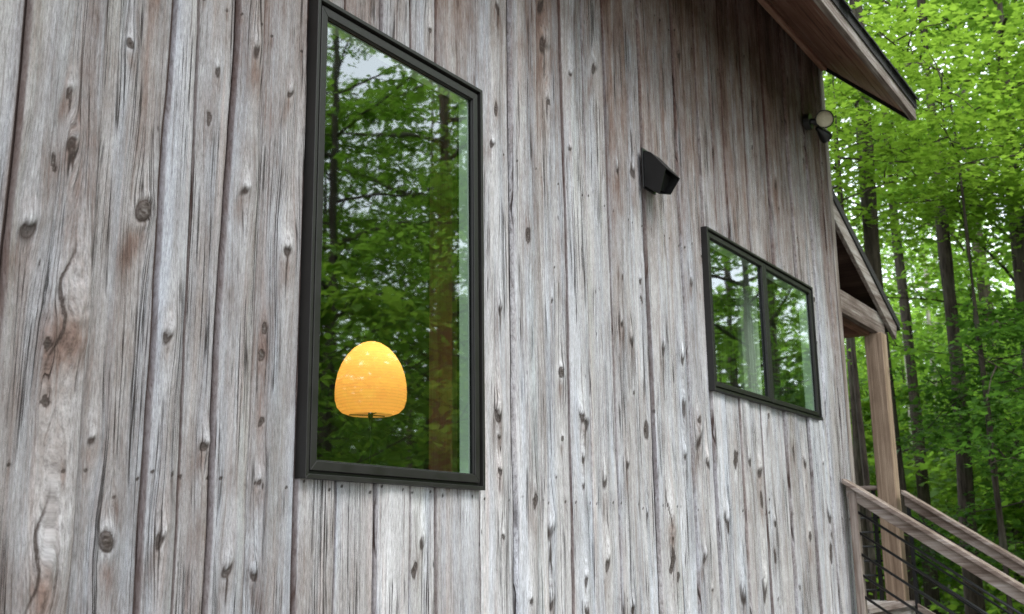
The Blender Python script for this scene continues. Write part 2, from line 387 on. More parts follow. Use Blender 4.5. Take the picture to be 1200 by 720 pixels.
def siding_boards():
    Vs=[];Fs=[];G=[];K=[];Wt=[];off=0
    prev = None
    for bi in range(len(SEAMS)-1):
        xl, xr = SEAMS[bi], SEAMS[bi+1]; wd = xr-xl
        xm = (xl+xr)/2
        du = .005 if 1.2 < xm < 3.7 else (.008 if xm < 5.2 and xm > 0 else (.012 if xm > 0 else .02))
        dz = .007 if 1.2 < xm < 3.7 else (.009 if xm < 5.2 and xm > 0 else (.011 if xm > 0 else .02))
        if xm < 1.2: du, dz = .015, .018
        nu = max(5, int(wd/du)); u = np.linspace(0, 1, nu)
        u = np.concatenate([[0, .0025/wd, .007/wd], u[(u > .012/wd) & (u < 1-.012/wd)], [1-.007/wd, 1-.0025/wd, 1]])
        nu = len(u)
        nz = int((WZ1-WZ0)/dz); z = np.linspace(WZ0, WZ1, nz)
        def seam(i):
            x0 = SEAMS[i]
            if i == 0 or i == len(SEAMS)-1: return np.full(nz, x0)
            return x0 + vn(z*.55, 0, 100+i)*.030 + vn(z*2.3, 0, 300+i)*.009 + vn(z*9, 0, 500+i)*.004
        gap = (.0022 if xm < 3.5 else (.0028 if xm < 5 else .0045)) + .0020*_h(np.array([bi]), np.array([1]), 3)[0]
        sl = seam(bi)+gap; sr = seam(bi+1)-gap
        X = sl[None,:] + u[:,None]*(sr-sl)[None,:]; Z = np.broadcast_to(z[None,:], X.shape).copy()
        ul = (X-xl)                                     # metres across the board
        rb = np.random.default_rng(1000+bi)
        # board seating: alternate under / over, cupping, twist
        h = np.full(X.shape, .010 if bi % 2 else .0) + rb.uniform(-.003,.003)
        if xm > 3.5: h += rb.uniform(0, .008)
        h += vn(z*.4, 0, 900+bi)[None,:]*.008
        cup = (2*u-1)**2
        h -= (cup*rb.uniform(-.002,.006))[:,None]
        h += vn(ul*14, Z*1.0, bi)*.005*(1.5 if xm > 3.5 else 1.) + vn(ul*45, Z*2.6, bi+50)*.0020 + vn(ul*130, Z*9, bi+80)*.0009
        # knots: those seen in the photograph and a scatter of small ones
        ks = [(kx-xl, kz+EZ, s, ty) for kx, kz, s, ty in KN if xl <= kx < xr]
        nk = rb.poisson(rb.choice([0, 3, 6, 13]) if xm > 3.4 else rb.choice([1, 3, 7]))
        for _ in range(nk):
            kz = rb.uniform(WZ0, WZ1); s = min(.030, rb.lognormal(math.log(.0065 if xm < 3.4 else .0105), .60))
            if any(abs(kz-k[1]) < .09 for k in ks): continue
            if 1.4 < xm < 2.45 and s > .011 and kz > 1.4 and kz < 3.4: s *= .5
            ks.append((rb.uniform(.15, .85)*wd, kz, s if rb.random() > .25 else s*.5, rb.choice([0,1,1,1,2] if s < .012 else [1,1,1,2])))
        for zr_ in (.21, 1.62, 2.9):                     # nail heads, two to a board
            for fu in (.16, .84):
                ks.append((fu*wd+rb.uniform(-.008,.008), zr_+EZ+rb.uniform(-.012,.012), .0036, 4))
        UW = ul.copy(); ZW = Z.copy()
        core = np.zeros_like(X); halo = np.zeros_like(X); stain_shade = np.zeros_like(X)  # last mask: nail stains, and shade painted below the knots
        for ku, kz, s, ty in ks:
            j0 = max(0, int((kz-14*s-.1-WZ0)/dz)); j1 = min(nz, int((kz+14*s+.1-WZ0)/dz)+1)
            if j1-j0 < 2: continue
            sl_ = (slice(None), slice(j0,j1))
            dx = ul[sl_]-ku; dzz = Z[sl_]-kz
            tilt = rb.uniform(-.7,.7); dx2 = dx + dzz*tilt*.5
            el = rb.uniform(.42,.85) if xm < 3.6 else rb.uniform(.30,.70)
            r2 = (dx2**2 + (dzz*el)**2)/s**2
            # the grain parts above and below the knot
            r2w = (dx**2 + (dzz*.24)**2)/s**2
            if ty != 4: UW[sl_] -= dx*np.exp(-r2w/4.0)*.85
            irr = 1 + .55*vn(np.arctan2(dzz*el, dx2)*1.3, s*400, bi) + .9*vn(dx*.55/s, dzz*.35/s, bi+ks.index((ku,kz,s,ty)))
            if ty == 2: irr = 1 + .22*vn(dx*1.2/s, dzz*.9/s, bi); r2 = (dx2**2 + (dzz*.8)**2)/s**2
            r = np.sqrt(r2)*irr
            c = 1/(1+np.exp((r-1.)*11))
            if ty == 4:      # nail head
                r = np.sqrt(dx**2+dzz**2)/s; c = 1/(1+np.exp((r-1.1)*5)); core[sl_] = np.maximum(core[sl_], c); h[sl_] -= .002*c
                stain_shade[sl_] += .5*np.exp(-((dx/(1.3*s))**2+((dzz+5*s)/(6*s))**2)); continue
            if ty == 0:      # small dark pit
                core[sl_] = np.maximum(core[sl_], c); h[sl_] -= .004*c
                stain_shade[sl_] += .5*np.exp(-r2w/9)
                h[sl_] += .002*np.exp(-r2/6)
            elif ty == 1:    # raised teardrop; silver lit top and shaded underside put into the colour
                up = (dzz*el/s)
                h[sl_] += min(.008, .30*s)*np.exp(-r2/2.6)*(1+.3*np.tanh(up))
                # dark crescent under a pale polished lip, with painted shade and highlight
                ox = rb.uniform(-.35,.35); q1 = np.sqrt((dx2/s)**2+(up+.35)**2*1.3)*irr; q2 = np.sqrt((dx2/s-ox)**2+(up-.30)**2*1.2)*irr
                cc = 1/(1+np.exp((q1-.80)*9)) * (1/(1+np.exp(-(q2-.72)*9)))*rb.uniform(.55,1)
                core[sl_] = np.maximum(core[sl_], cc); h[sl_] -= .30*s*cc
                h[sl_] += .18*s*np.exp(-q2**2/.5)
                halo[sl_] += 1.05*np.exp(-q2**2/.45)
                if rb.random() < .4:
                    crk = np.exp(-((dx-ox*s)/.0022)**2)*np.exp(-((dzz+3*s)/(3.2*s))**2)
                    core[sl_] = np.maximum(core[sl_], crk*.9)
                stain_shade[sl_] += .55*np.exp(-((dx2/s)**2/2.+(up+2.4)**2/5))
            elif ty == 2:    # round sound knot with rim
                core[sl_] = np.maximum(core[sl_], c)
                h[sl_] += .20*s*np.exp(-(r-1.5)**2/.35) + .30*s*c
                h[sl_] -= .22*s*np.exp(-(r-1.08)**2/.02)
                halo[sl_] += .7*np.exp(-(r-1.75)**2/.6)
                stain_shade[sl_] += .8*np.exp(-((dx2/s)**2/1.6+((dzz*el)/s+2.8)**2/4.))
            else:            # swirled burl
                a = np.exp(-r2/2.5); ang = a*1.5*(1 if ku > wd/2 else -1)
                UW[sl_] += a*.12*(dzz*.4)*np.sin(ang)
                h[sl_] += min(.016,.3*s)*np.exp(-r2/2.)*(1+.8*vn(dx*90, dzz*40, 5))
                halo[sl_] += .8*np.exp(-((dx/s+.1)**2+(dzz*el/s-.35)**2)/.8)
                stain_shade[sl_] += .9*np.exp(-((dx/s)**2+(dzz*el/s+1.1)**2)/1.0)
                crk = np.exp(-((dx2+.55*s+.25*s*np.sin(dzz*30))/.0035)**2)*np.exp(-(dzz/(2.6*s))**2)
                core[sl_] = np.maximum(core[sl_], crk); h[sl_] -= .006*crk
        # the boards' rounded, darker edges
        ed = np.minimum(u, 1-u)*wd
        prof = np.where(ed < .007, (1-ed/.007)**2, 0)
        h -= prof[:,None]*.008
        h[0,:] -= .014; h[-1,:] -= .014
        ew = .0045 if xm < 3.5 else .007
        edge = np.where(ed < ew, np.minimum(1, 1.6*(1-(ed/ew))), 0)[:,None]*np.ones_like(X)*1.
        edge *= (.7 + .6*(vn(Z*1.3, 0, bi+7)+.5)) if xm < 3.5 else np.clip(.15 + 1.3*(vn(Z*.9, 0, bi+7)+.5)*rb.uniform(.2,1), 0, 1)
        # weathering: bleached low down, brown under the eave and above the windows
        zr = Z-EZ
        s_ = np.clip((zr-1.35-.45*vn(X*4, 0, 3)-.35*vn(X*9,zr*.5,4))/2.3, 0, 1)
        wt = .655 - .47*s_**.85 + rb.uniform(-.085,.085)
        if 3.4 < xm < 5.8: wt = wt + .10*np.clip((1.3-zr)/1.2, 0, 1)
        if xm > 5.8: wt = wt + .05*np.clip((1.2-zr)/1.2, 0, 1)
        if xm < 2.4: wt = wt - .015
        rain = np.clip(1-(z-EZ+.02-.236)/-.5, 0, 1)
        und = ((X > W1[0]-.02) & (X < W1[1]+.02) & (Z < W1[2])) * np.exp(-(W1[2]-Z)/.35)
        wt = wt + .14*und
        und2 = ((X > W2[0]) & (X < W2[1]) & (Z < W2[2])) * np.exp(-(W2[2]-Z)/.25)
        wt = wt + .08*und2
        ragged = ((X > 3.2) & (X < 3.44) & (Z < W1[2])) * np.exp(-(W1[2]-Z)/.05)
        stain_shade += ragged*.8*(vn(X*120, 0, 9) > .1)
        h = np.minimum(h, .030)
        V = np.stack([X, -h, Z], -1).reshape(-1,3)
        ii = np.arange(nu*nz).reshape(nu, nz)
        q = np.stack([ii[:-1,:-1], ii[1:,:-1], ii[1:,1:], ii[:-1,1:]], -1).reshape(-1,4)
        ctr = V[q].mean(1)
        keep = np.ones(len(q), bool)
        for (a,b,c_,d) in (W1, W2):
            keep &= ~((ctr[:,0] > a+.012) & (ctr[:,0] < b-.012) & (ctr[:,2] > c_+.004) & (ctr[:,2] < d-.012))
        q = q[keep]
        Vs.append(V); Fs.append(q+off); off += len(V)
        G.append(np.stack([UW+bi*1.37, ZW+bi*2.1, np.full(X.shape, bi*.77)], -1).reshape(-1,3))
        K.append(np.stack([core, np.clip(halo,0,1.2), np.clip(stain_shade,0,1.2), np.clip(edge,0,1)], -1).reshape(-1,4))
        Wt.append(np.broadcast_to(wt, X.shape).ravel())
    return np_mesh('siding', np.concatenate(Vs), np.concatenate(Fs),
        {'gc':('FLOAT_VECTOR', np.concatenate(G)), 'kn':('FLOAT_COLOR', np.concatenate(K)), 'wt':('FLOAT', np.concatenate(Wt))}, True)

# ------------------------------------------------------------------ the house
DEP = 6.4                                     # depth of the house
house = empty('house', (0,0,0), 'weathered grey board clad house with dark framed windows and overhanging eave', 'house')
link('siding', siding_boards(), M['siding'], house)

def wall_with_holes(name, mat, y0, y1, parent):
    m = MB(); x0, x1, z0, z1 = -3.4, WX1-.03, -.05, WZ1
    h = .03
    xs = [x0, W1[0]+h, W1[1]-h, W2[0]+h, W2[1]-h, x1]
    m.box(xs[0], xs[1], y0, y1, z0, z1); m.box(xs[2], xs[3], y0, y1, z0, z1); m.box(xs[4], xs[5], y0, y1, z0, z1)
    m.box(xs[1], xs[2], y0, y1, z0, W1[2]+h); m.box(xs[1], xs[2], y0, y1, W1[3]-h, z1)
    m.box(xs[3], xs[4], y0, y1, z0, W2[2]+h); m.box(xs[3], xs[4], y0, y1, W2[3]-h, z1)
    return m.build(name, mat, parent)
wall_with_holes('wall_sheathing', M['back'], .016, .045, house)
o = wall_with_holes('interior_lining', M['plaster'], .047, .060, house)

# corner trim and the end wall
MB().box(8.163, 8.245, -.012, .028, -.05, WZ1).build('corner_trim', M['grey_z'], house, .003)
m = MB(); yy = .03; k = 0
while yy < DEP:
    w_ = .19 + .04*math.sin(k*2.3)
    m.box(8.13, 8.155+.006*(k%2), yy+.002, min(DEP, yy+w_)-.002, -.05, WZ1 + (min(yy+w_/2, DEP-yy))*.95); yy += w_; k += 1
m.build('end_siding', M['grey_z'], house)
m = MB(); m.box(-3.4, 8.12, DEP, DEP+.1, -.05, WZ1); m.box(-3.4, -3.3, .1, DEP, -.05, WZ1+.4); m.build('rear_wall', M['grey_z'], house)

# roof: slope about 43 degrees, horizontal eave in front of the siding
SL = math.tan(R(43.0))
EY, EZB = -.66, 3.175+EZ                       # lower edge of the soffit
RX0, RX1 = -3.8, 8.20
def slope_z(y, base): return base + (y-EY)*SL
ridge_y = DEP/2
m = MB()
# soffit planks, running along the wall
n_pl = 4; ys = np.linspace(EY+.012, .0, n_pl+1)
for i in range(n_pl):
    a, b = ys[i]+.003, ys[i+1]-.003
    za, zb = slope_z(a, EZB), slope_z(b, EZB)
    m.hexa([(RX0,a,za),(RX1,a,za),(RX1,b,zb),(RX0,b,zb)], [(RX0,a,za+.022),(RX1,a,za+.022),(RX1,b,zb+.022),(RX0,b,zb+.022)])
m.build('soffit', M['brown_x'], house)
m = MB()
for s_ in (0, 1):
    pts = [(EY-.045, slope_z(EY-.045, EZB)+.10), (ridge_y, slope_z(ridge_y, EZB)+.10)]
    if s_: pts = [(DEP-p[0], p[1]) for p in pts]
    (ya,za),(yb,zb) = pts
    m.hexa([(RX0,ya,za),(RX1+.03,ya,za),(RX1+.03,yb,zb),(RX0,yb,zb)], [(RX0,ya,za+.075),(RX1+.03,ya,za+.075),(RX1+.03,yb,zb+.075),(RX0,yb,zb+.075)])
m.build('roof', M['shingle'], house)
m = MB()                                       # ragged lower courses of the shingles
xx = RX0
while xx < RX1:
    w_ = random.uniform(.14,.3); d_ = random.uniform(0,.022)
    ya = EY-.058-d_; za = slope_z(ya, EZB)+.178
    yb = EY+.10; zb = slope_z(yb, EZB)+.178
    m.hexa([(xx,ya,za),(xx+w_-.006,ya,za),(xx+w_-.006,yb,zb),(xx,yb,zb)], [(xx,ya,za+.012),(xx+w_-.006,ya,za+.012),(xx+w_-.006,yb,zb+.010),(xx,yb,zb+.010)])
    xx += w_
m.build('shingle_edge', M['shingle'], house)
MB().box(RX0, RX1+.012, EY-.035, EY+.006, EZB-.03, EZB+.145).build('fascia', M['grey_x'], house, .003)
# dark rake board at the end
m = MB()
m.hexa([(RX1+.004, EY+.01, slope_z(EY+.01,EZB)-.035), (RX1+.03, EY+.01, slope_z(EY+.01,EZB)-.035), (RX1+.03, ridge_y, slope_z(ridge_y,EZB)-.035), (RX1+.004, ridge_y, slope_z(ridge_y,EZB)-.035)],
       [(RX1+.004, EY+.01, slope_z(EY+.01,EZB)+.095), (RX1+.03, EY+.01, slope_z(EY+.01,EZB)+.095), (RX1+.03, ridge_y, slope_z(ridge_y,EZB)+.095), (RX1+.004, ridge_y, slope_z(ridge_y,EZB)+.095)])
m.build('rake_board', M['black'], house)
MB().box(-3.4, 8.15, -.075, -.032, WZ1-.17, WZ1+.01).build('frieze_board', M['brown_x'], house, .003)
m = MB(); m.box(-3.38, 8.1, .13, 6.3, WZ1-.2, WZ1-.15); m.build('ceiling', M['plaster'], house)
m = MB(); m.box(-3.38, 8.1, .125, 6.3, .12, .18); m.build('floor_boards', M['intfloor'], house)
m = MB(); m.box(-3.3, 8.1, 4.4, 4.5, .18, WZ1-.2); m.box(5.05, 5.15, .125, 4.39, .18, WZ1-.2); m.build('partition_wall', M['plaster'], house)

# windows ---------------------------------------------------------
def window(rect, mull=None, label=None):
    x0, x1, z0, z1 = rect
    # the window's own frame is its mesh; sashes, panes and jambs are sub-parts
    m = MB(); m.ring(x0, x1, z0, z1, .014, -.036, .010)                       # outer fin
    m.ring(x0+.014, x1-.014, z0+.014, z1-.014, .012, -.018, .015)              # sunken groove
    w = m.build('window', M['frame'], house, .0015)
    if label: w['label'] = label
    bays = [(x0+.026, x1-.026)] if mull is None else [(x0+.026, mull-.012), (mull+.012, x1-.026)]
    for a, b in bays:
        s = MB(); sw = .029 if mull is None else .026; s.ring(a, b, z0+.026, z1-.026, sw, -.029, -.003)
        s.ring(a+sw, b-sw, z0+.026+sw, z1-.026-sw, .004, -.0235, -.0145)
        s.build('sash', M['frame'], w, .003)
        i = sw-.003
        g = MB(); g.add([(a+i, -.012, z0+.026+i), (b-i, -.012, z0+.026+i), (b-i, -.012, z1-.026-i), (a+i, -.012, z1-.026-i)], [(0,1,2,3)])
        g.build('pane', M['glass'], w)
    if mull is not None:
        MB().box(mull-.012, mull+.012, -.030, .03, z0+.026, z1-.026).build('mullion', M['frame'], w, .002)
    j = MB(); i = .031
    j.ring(x0+i-.02, x1-i+.02, z0+i-.02, z1-i+.02,               .045 if mull is None else .042, -.001, .044 if mull is None else .06)
    j.build('jamb', M['jamb'], w, .002)
    return w
window(W1, None, 'tall window with a single fixed pane')
window(W2, 6.562, 'wide window with two panes side by side')

# ------------------------------------------------------------------ things inside
inn = MB().box(4.48, 4.53, .90, 1.05, .18, WZ1-.2).build('interior_post', M['intpost'], None, .006)
tag(inn, 'brown timber post indoors, seen through the right side of the tall window', 'post')
def paper_lamp(x, y, z, name_label, sc_=1.):
    e = empty('paper_lamp', (x, y, z), name_label, 'lamp')
    # outline of the egg shape: broad below, narrow above
    H, Rr = .36*sc_, .172*sc_
    prof = []
    pts = [(.60,0),(.80,.035),(.93,.10),(.99,.20),(1.,.30),(.985,.42),(.93,.55),(.83,.68),(.68,.80),(.49,.90),(.28,.965),(.12,.99)]
    for i in range(len(pts)-1):
        for k in range(4):
            f = k/4; prof.append(((pts[i][0]*(1-f)+pts[i+1][0]*f)*Rr, (pts[i][1]*(1-f)+pts[i+1][1]*f)*H))
    prof.append((pts[-1][0]*Rr, pts[-1][1]*H))
    MB().lathe(prof, 64).build('shade', M['paper'], e, smooth=True)
    s = MB(); s.tube([(0,0,-.30),(0,0,.02)], .005, 10); s.lathe([(.001,-.30),(.09,-.30),(.09,-.288),(.012,-.28),(.001,-.28)], 24)
    for a in range(3):
        t_ = a*2.094; s.tube([(0,0,.0),(math.cos(t_)*.6*Rr, math.sin(t_)*.6*Rr, .004)], .0025, 5)
    s.lathe([(.001,-.012),(.011,-.012),(.013,.05),(.001,.05)], 16)
    s.build('stand', M['black'], e)
    b = MB(); b.lathe([(.002,.07),(.022,.09),(.036,.13),(.036,.16),(.02,.19),(.002,.20)], 20); b.build('bulb', M['bulb'], e, smooth=True)
    return e
LX, LY, LZ = 3.735, .80, .605+EZ
paper_lamp(LX, LY, LZ, 'glowing orange egg shaped paper lamp standing behind the tall window', .93)
tb_ = empty('side_table', (LX, LY, .18), 'dark side table indoors under the paper lamp', 'table')
MB().box(-.35,.35,-.25,.3,LZ-.30-.18-.03,LZ-.30-.18).build('tabletop', M['intfloor'], tb_, .004)
for sx in (-1,1):
    for sy in (-1,1):
        MB().box(sx*.31-.02, sx*.31+.02, sy*.2-.02+.02, sy*.2+.04, 0, LZ-.30-.18-.03).build('leg', M['intfloor'], tb_)
# small light inside the shade: the photograph shows it lit
ld = bpy.data.lights.new('lamp_bulb_light', 'POINT'); ld.energy = 1.7; ld.color = (1.,.74,.45); ld.shadow_soft_size = .04
lo = bpy.data.objects.new('lamp_bulb_light', ld); COL.objects.link(lo); lo.location = (LX, LY-.02, LZ+.22)

def curtain(x0, x1, y, z0, z1, label):
    m = MB(); n = 60; vs = []; fs = []
    for i in range(n+1):
        f = i/n; x = x0+(x1-x0)*f; yy = y+.028*math.sin(f*math.pi*2*5)+.008*math.sin(f*31)
        vs += [(x, yy, z0), (x+.01*math.sin(f*20), yy, z1)]
    for i in range(n): fs.append((2*i, 2*i+2, 2*i+3, 2*i+1))
    m.add(vs, fs)
    return tag(m.build('curtain', M['linen'], None, smooth=True), label, 'curtain')
curtain(6.80, 7.06, .24, 1.3+EZ-1.0, 1.9+EZ, 'pale curtain gathered behind the middle of the two pane window')
tag(MB().box(6.35,6.52,.9,1.07,.18,WZ1-.2).build('interior_post', M['intpost'], None, .006), 'brown timber post indoors, seen through the left pane of the wide window', 'post')

# ------------------------------------------------------------------ vent hood
vh = empty('vent_hood', (4.88, -.03, 1.85+EZ), 'black metal exhaust vent hood on the siding between the two windows', 'vent hood')
w_ = .12
MB().box(-.012, w_+.012, -.002, .006, -.035, .185).build('back_plate', M['black'], vh, .002)
m = MB(); pr = [(-.004,.168),(-.040,.152),(-.125,.050),(-.085,-.080),(-.004,-.022)]      # side outline (y, z)
A = [(0.,y,z) for y,z in pr]; B = [(w_,y,z) for y,z in [(-.004,.168),(-.040,.152),(-.145,.022),(-.090,-.052),(-.004,-.022)]]
th = .004
m.add(A+B, [(0,1,6,5),(1,2,7,6),(3,4,9,8)])        # top faces, underside; the mouth 2-3 stays open
m.add(A, [(4,3,2,1,0)]); m.add(B, [(0,1,2,3,4)])
o = m.build('hood', M['black'], vh); sm = o.modifiers.new('solid','SOLIDIFY'); sm.thickness = th; sm.offset = 0
MB().add([(.004,-.085,.060),(w_-.004,-.095,.040),(w_-.004,-.060,-.036),(.004,-.055,-.046)], [(0,1,2,3)]).build('flap', M['black'], vh)

# ------------------------------------------------------------------ flood light
fl = empty('flood_light', (7.66, -.03, 3.10+EZ), 'black twin head flood light high on the house corner under the eave', 'flood light')
m = MB(); m.tube([(0,.01,0),(0,-.035,0)], [.062,.058], 20); m.tube([(0,-.03,0),(.02,-.075,-.005)], .022, 12); m.build('bracket', M['black'], fl, .003)
def head(pos, d, lens, k=1.):
    d = Vector(d).normalized(); q = d.to_track_quat('Z','Y').to_matrix().to_4x4(); Mx = Matrix.Translation(pos) @ q @ Matrix.Scale(k, 4)
    h = MB().lathe([(.002,-.10),(.026,-.095),(.030,-.05),(.044,-.02),(.062,.03),(.068,.075),(.066,.08),(.060,.07)], 28, Mx).build('head', M['black'], fl, smooth=True)
    MB().lathe([(.0605,.066),(.050,.074),(.03,.079),(.001,.081)], 28, Mx).build('lens', lens, h, smooth=True)
    arm = MB().tube([(.02,-.07,-.005), (pos[0]+d.x*-.09, pos[1]+d.y*-.09, pos[2]+d.z*-.09)], .013, 10); arm.build('arm', M['black'], fl)
head((.055,-.115,.01), (-.93,-.36,-.30), M['lens'])
head((.10,-.085,-.075), (.80,-.30,-.50), M['lens'], .72)

# ------------------------------------------------------------------ porch
porch = empty('porch', (9.0, 0, 1.18), 'timber porch with a sloping roof and square post beyond the house corner', 'porch')
def P(o):                       # keep world-space geometry under the porch empty
    o.location = (-porch.location[0], -porch.location[1], -porch.location[2]); return o
DZ = -.42+EZ
PD = 3.0                        # depth of the porch
# rake: from the house down to the right
ax, az, bx, bz = 8.16, 2.80+EZ, 10.02, 1.965+EZ
sl = (bz-az)/(bx-ax)
def strip(y0, y1, top, bot, xa, xb, cut=0.):
    za, zb = az+(xa-ax)*sl, az+(xb-ax)*sl
    return MB().hexa([(xa,y0,za+bot),(xb-cut,y0,zb+bot-cut*sl),(xb,y0,zb+top),(xa,y0,za+top)], [(xa,y1,za+bot),(xb-cut,y1,zb+bot-cut*sl),(xb,y1,zb+top),(xa,y1,za+top)])
P(strip(-.006, PD+.2, .01, -.065, 8.25, 10.02).build('roof', M['shingle'], porch))
P(strip(.006, .040, -.067, -.215, 8.25, 9.95, .05).build('rake_board', M['grey_x'], porch, .003))
P(strip(.042, PD+.15, -.067, -.09, 8.165, 9.92).build('roof_deck', M['dark_y'], porch))
for i, yy in enumerate((.62, 1.24, 1.86, 2.48)):
    P(strip(yy, yy+.04, -.092, -.21, 8.165, 9.85, .05).build('rafter', M['dark_x'], porch))
P(strip(PD, PD+.04, -.092, -.90, 8.165, 9.2).build('gable_infill', M['back'], porch))
P(MB().box(8.165, 9.68, .044, .10, 1.80+EZ, 1.985+EZ).build('beam', M['grey_x'], porch, .004))
P(MB().box(8.165, 9.40, .102, .16, 1.775+EZ, 1.90+EZ).build('beam', M['brown_x'], porch, .004))
P(MB().box(9.42, 9.56, .165, PD, 1.80+EZ, 1.97+EZ).build('beam', M['brown_y'], porch, .004))
m = MB()
for k in range(9): m.box(8.165, 9.41, .165+k*.31, .165+k*.31+.30, 1.965+EZ, 1.985+EZ)
P(m.build('porch_ceiling', M['dark_x'], porch))
P(MB().box(9.43, 9.58, .01, .16, DZ-.1, 1.80+EZ-.004).build('post', M['post_z'], porch, .006))
P(MB().box(9.41, 9.56, PD-.15, PD, DZ-.1, 1.80+EZ-.004).build('post', M['post_z'], porch, .006))
for px_ in (8.4, 9.41):
    P(MB().box(px_, px_+.14, .01, .15, -.05, DZ-.19).build('pier', M['grey_z'], porch, .004))
    P(MB().box(px_, px_+.14, PD-.15, PD-.01, -.05, DZ-.19).build('pier', M['grey_z'], porch, .004))
m = MB()
yy = -.06
while yy < PD: m.box(8.17, 9.60, yy, yy+.132, DZ-.036, DZ); yy += .14
P(m.build('decking', M['grey_x'], porch, .003))
m = MB(); m.box(8.17, 9.60, -.02, .02, DZ-.19, DZ-.04); m.box(9.56,9.60,.022,PD,DZ-.19,DZ-.04); P(m.build('rim_joist', M['grey_x'], porch))
# guard rail on the far side of the deck, running back from the post
gr = MB().box(9.44, 9.53, .162, PD-.16, .475+EZ, .51+EZ).build('guard_rail', M['rail_y'], porch, .004); P(gr)
for k in range(7):
    z = .365-.117*k+EZ
    o = MB().tube([(9.485,.15,z),(9.485,PD-.16,z)], .0085, 8).build('rod', M['rod'], gr, smooth=True)
for yy in (.19, 1.5):
    MB().box(9.47, 9.50, yy, yy+.03, DZ+.002, .474+EZ).build('baluster', M['rod'], gr)

# ------------------------------------------------------------------ staircase towards the lawn
st = empty('staircase', (8.7, -.9, 0), 'outdoor timber stair with wooden handrails and black rods beside the house corner', 'stairs')
def S(o): o.location = (-8.7, .9, 0); return o
SS = -.672; y_start = -.03
def rail_z(y, base): return base + (y_start-y)*SS
NT_ = 7; run = .262; rise = DZ/NT_
for i in range(NT_-1):
    z = DZ - rise*(i+1); y = -.10-run*i
    m = MB(); m.box(8.03, 9.40, y-run+.0, y-run/2-.003, z-.036, z); m.box(8.03, 9.40, y-run/2+.003, y+.02, z-.036, z)
    S(m.build('tread', M['grey_x'], st, .003))
yl = y_start-run*(NT_-.3)
for x in (7.985, 9.41):
    zt = DZ-.02; ye = yl
    m = MB(); m.hexa([(x,-.09,zt-.32),(x+.04,-.09,zt-.32),(x+.04,-.09,zt),(x,-.09,zt)], [(x,ye,.0),(x+.04,ye,.0),(x+.04,ye,.12),(x,ye,.12)])
    S(m.build('stringer', M['rail_y'], st))
for x, z0, yb in ((7.95,.487,-1.95),(9.47,.465,-1.95)):
    za = z0+EZ; zb = rail_z(yb, z0)+EZ
    m = MB(); ya = -.02 if x < 8 else -.04
    m.hexa([(x-.07,ya,za-.036),(x+.07,ya,za-.036),(x+.07,ya,za),(x-.07,ya,za)], [(x-.07,yb,zb-.036),(x+.07,yb,zb-.036),(x+.07,yb,zb),(x-.07,yb,zb)])
    m.hexa([(x-.02,ya-.01,za-.126),(x+.02,ya-.01,za-.126),(x+.02,ya-.01,za-.0385),(x-.02,ya-.01,za-.0385)], [(x-.02,yb,zb-.126),(x+.02,yb,zb-.126),(x+.02,yb,zb-.0385),(x-.02,yb,zb-.0385)])
    rl = S(m.build('handrail', M['rail_y'], st, .004))
    for k in range(6):
        dzk = -.205-.145*k
        zb_ = zb+dzk
        MB().tube([(x,ya-.03,za+dzk),(x,yb+.02,zb_+.01)], .0095, 8).build('rod', M['rod'], rl, smooth=True)
    if x < 8:
        S(MB().box(x-.03, x+.04, -.10, -.045, DZ-.25, za-.10).build('newel', M['rail_z'], st, .004))
    else:
        S(MB().box(x-.01, x+.012, -.09, -.06, DZ-.1, za-.14).build('newel', M['rod'], st))
    S(MB().box(x-.045, x+.045, yb+.02, yb+.11, 0, zb-.0).build('newel', M['rail_z'], st, .004))

# ------------------------------------------------------------------ ground
def gz(x, y):
    d = np.hypot(x-4, y)
    s = np.clip((d-16)/40, 0, 1); s = s*s*(3-2*s)
    return vn(x*.12, y*.12, 71)*.9*np.clip((d-10)/12, 0, 1) + vn(x*.5, y*.5, 72)*.12*np.clip((d-8)/6, 0, 1) + s*1.2
g = np.concatenate([np.linspace(-400,-80,9)[:-1], np.linspace(-80,80,161), np.linspace(80,400,9)[1:]])
GX, GY = np.meshgrid(g, g, indexing='ij'); n_ = len(g)
ii = np.arange(n_*n_).reshape(n_, n_)
gm = np_mesh('ground', np.stack([GX, GY, gz(GX, GY)], -1).reshape(-1,3),
    np.stack([ii[:-1,:-1], ii[1:,:-1], ii[1:,1:], ii[:-1,1:]], -1).reshape(-1,4), None, True)
tag(link('ground', gm, M['ground']), 'leaf strewn forest ground around the house', None, None, 'structure')

def gravel_mat():
    t = NT('pale_gravel'); c = t.coord()
    v = t.n('ShaderNodeTexVoronoi', {'Vector':c,'Scale':38.}); a = t.noise(c, 1.2, 4)
    col = t.mix(t.n('ShaderNodeSeparateColor', {0:v.outputs['Color']}).outputs[0], (.22,.21,.19), (.38,.37,.34))
    col = t.mix(t.map(a, .45, .7, 0, .5), col, (.20,.17,.13))
    return t.out(t.pbr(col, .9, v.outputs['Distance'], .01))
gxs = np.linspace(-12, 11.5, 48); gys = np.linspace(-8.5, -.3, 24)  # unseen pale gravel, added to bounce light onto soffit and wall
QX, QY = np.meshgrid(gxs, gys, indexing='ij'); k_ = np.arange(48*24).reshape(48, 24)
QX = QX + vn(QY*.9, 0, 5)*.8*(QX > 10.5); 
tag(link('bounce_gravel', np_mesh('bounce_gravel', np.stack([QX, QY, gz(QX, QY)+.012], -1).reshape(-1,3),
    np.stack([k_[:-1,:-1], k_[1:,:-1], k_[1:,1:], k_[:-1,1:]], -1).reshape(-1,4), None, True), gravel_mat()), 'unseen pale gravel strip along the house wall, added to bounce light', None, None, 'structure')

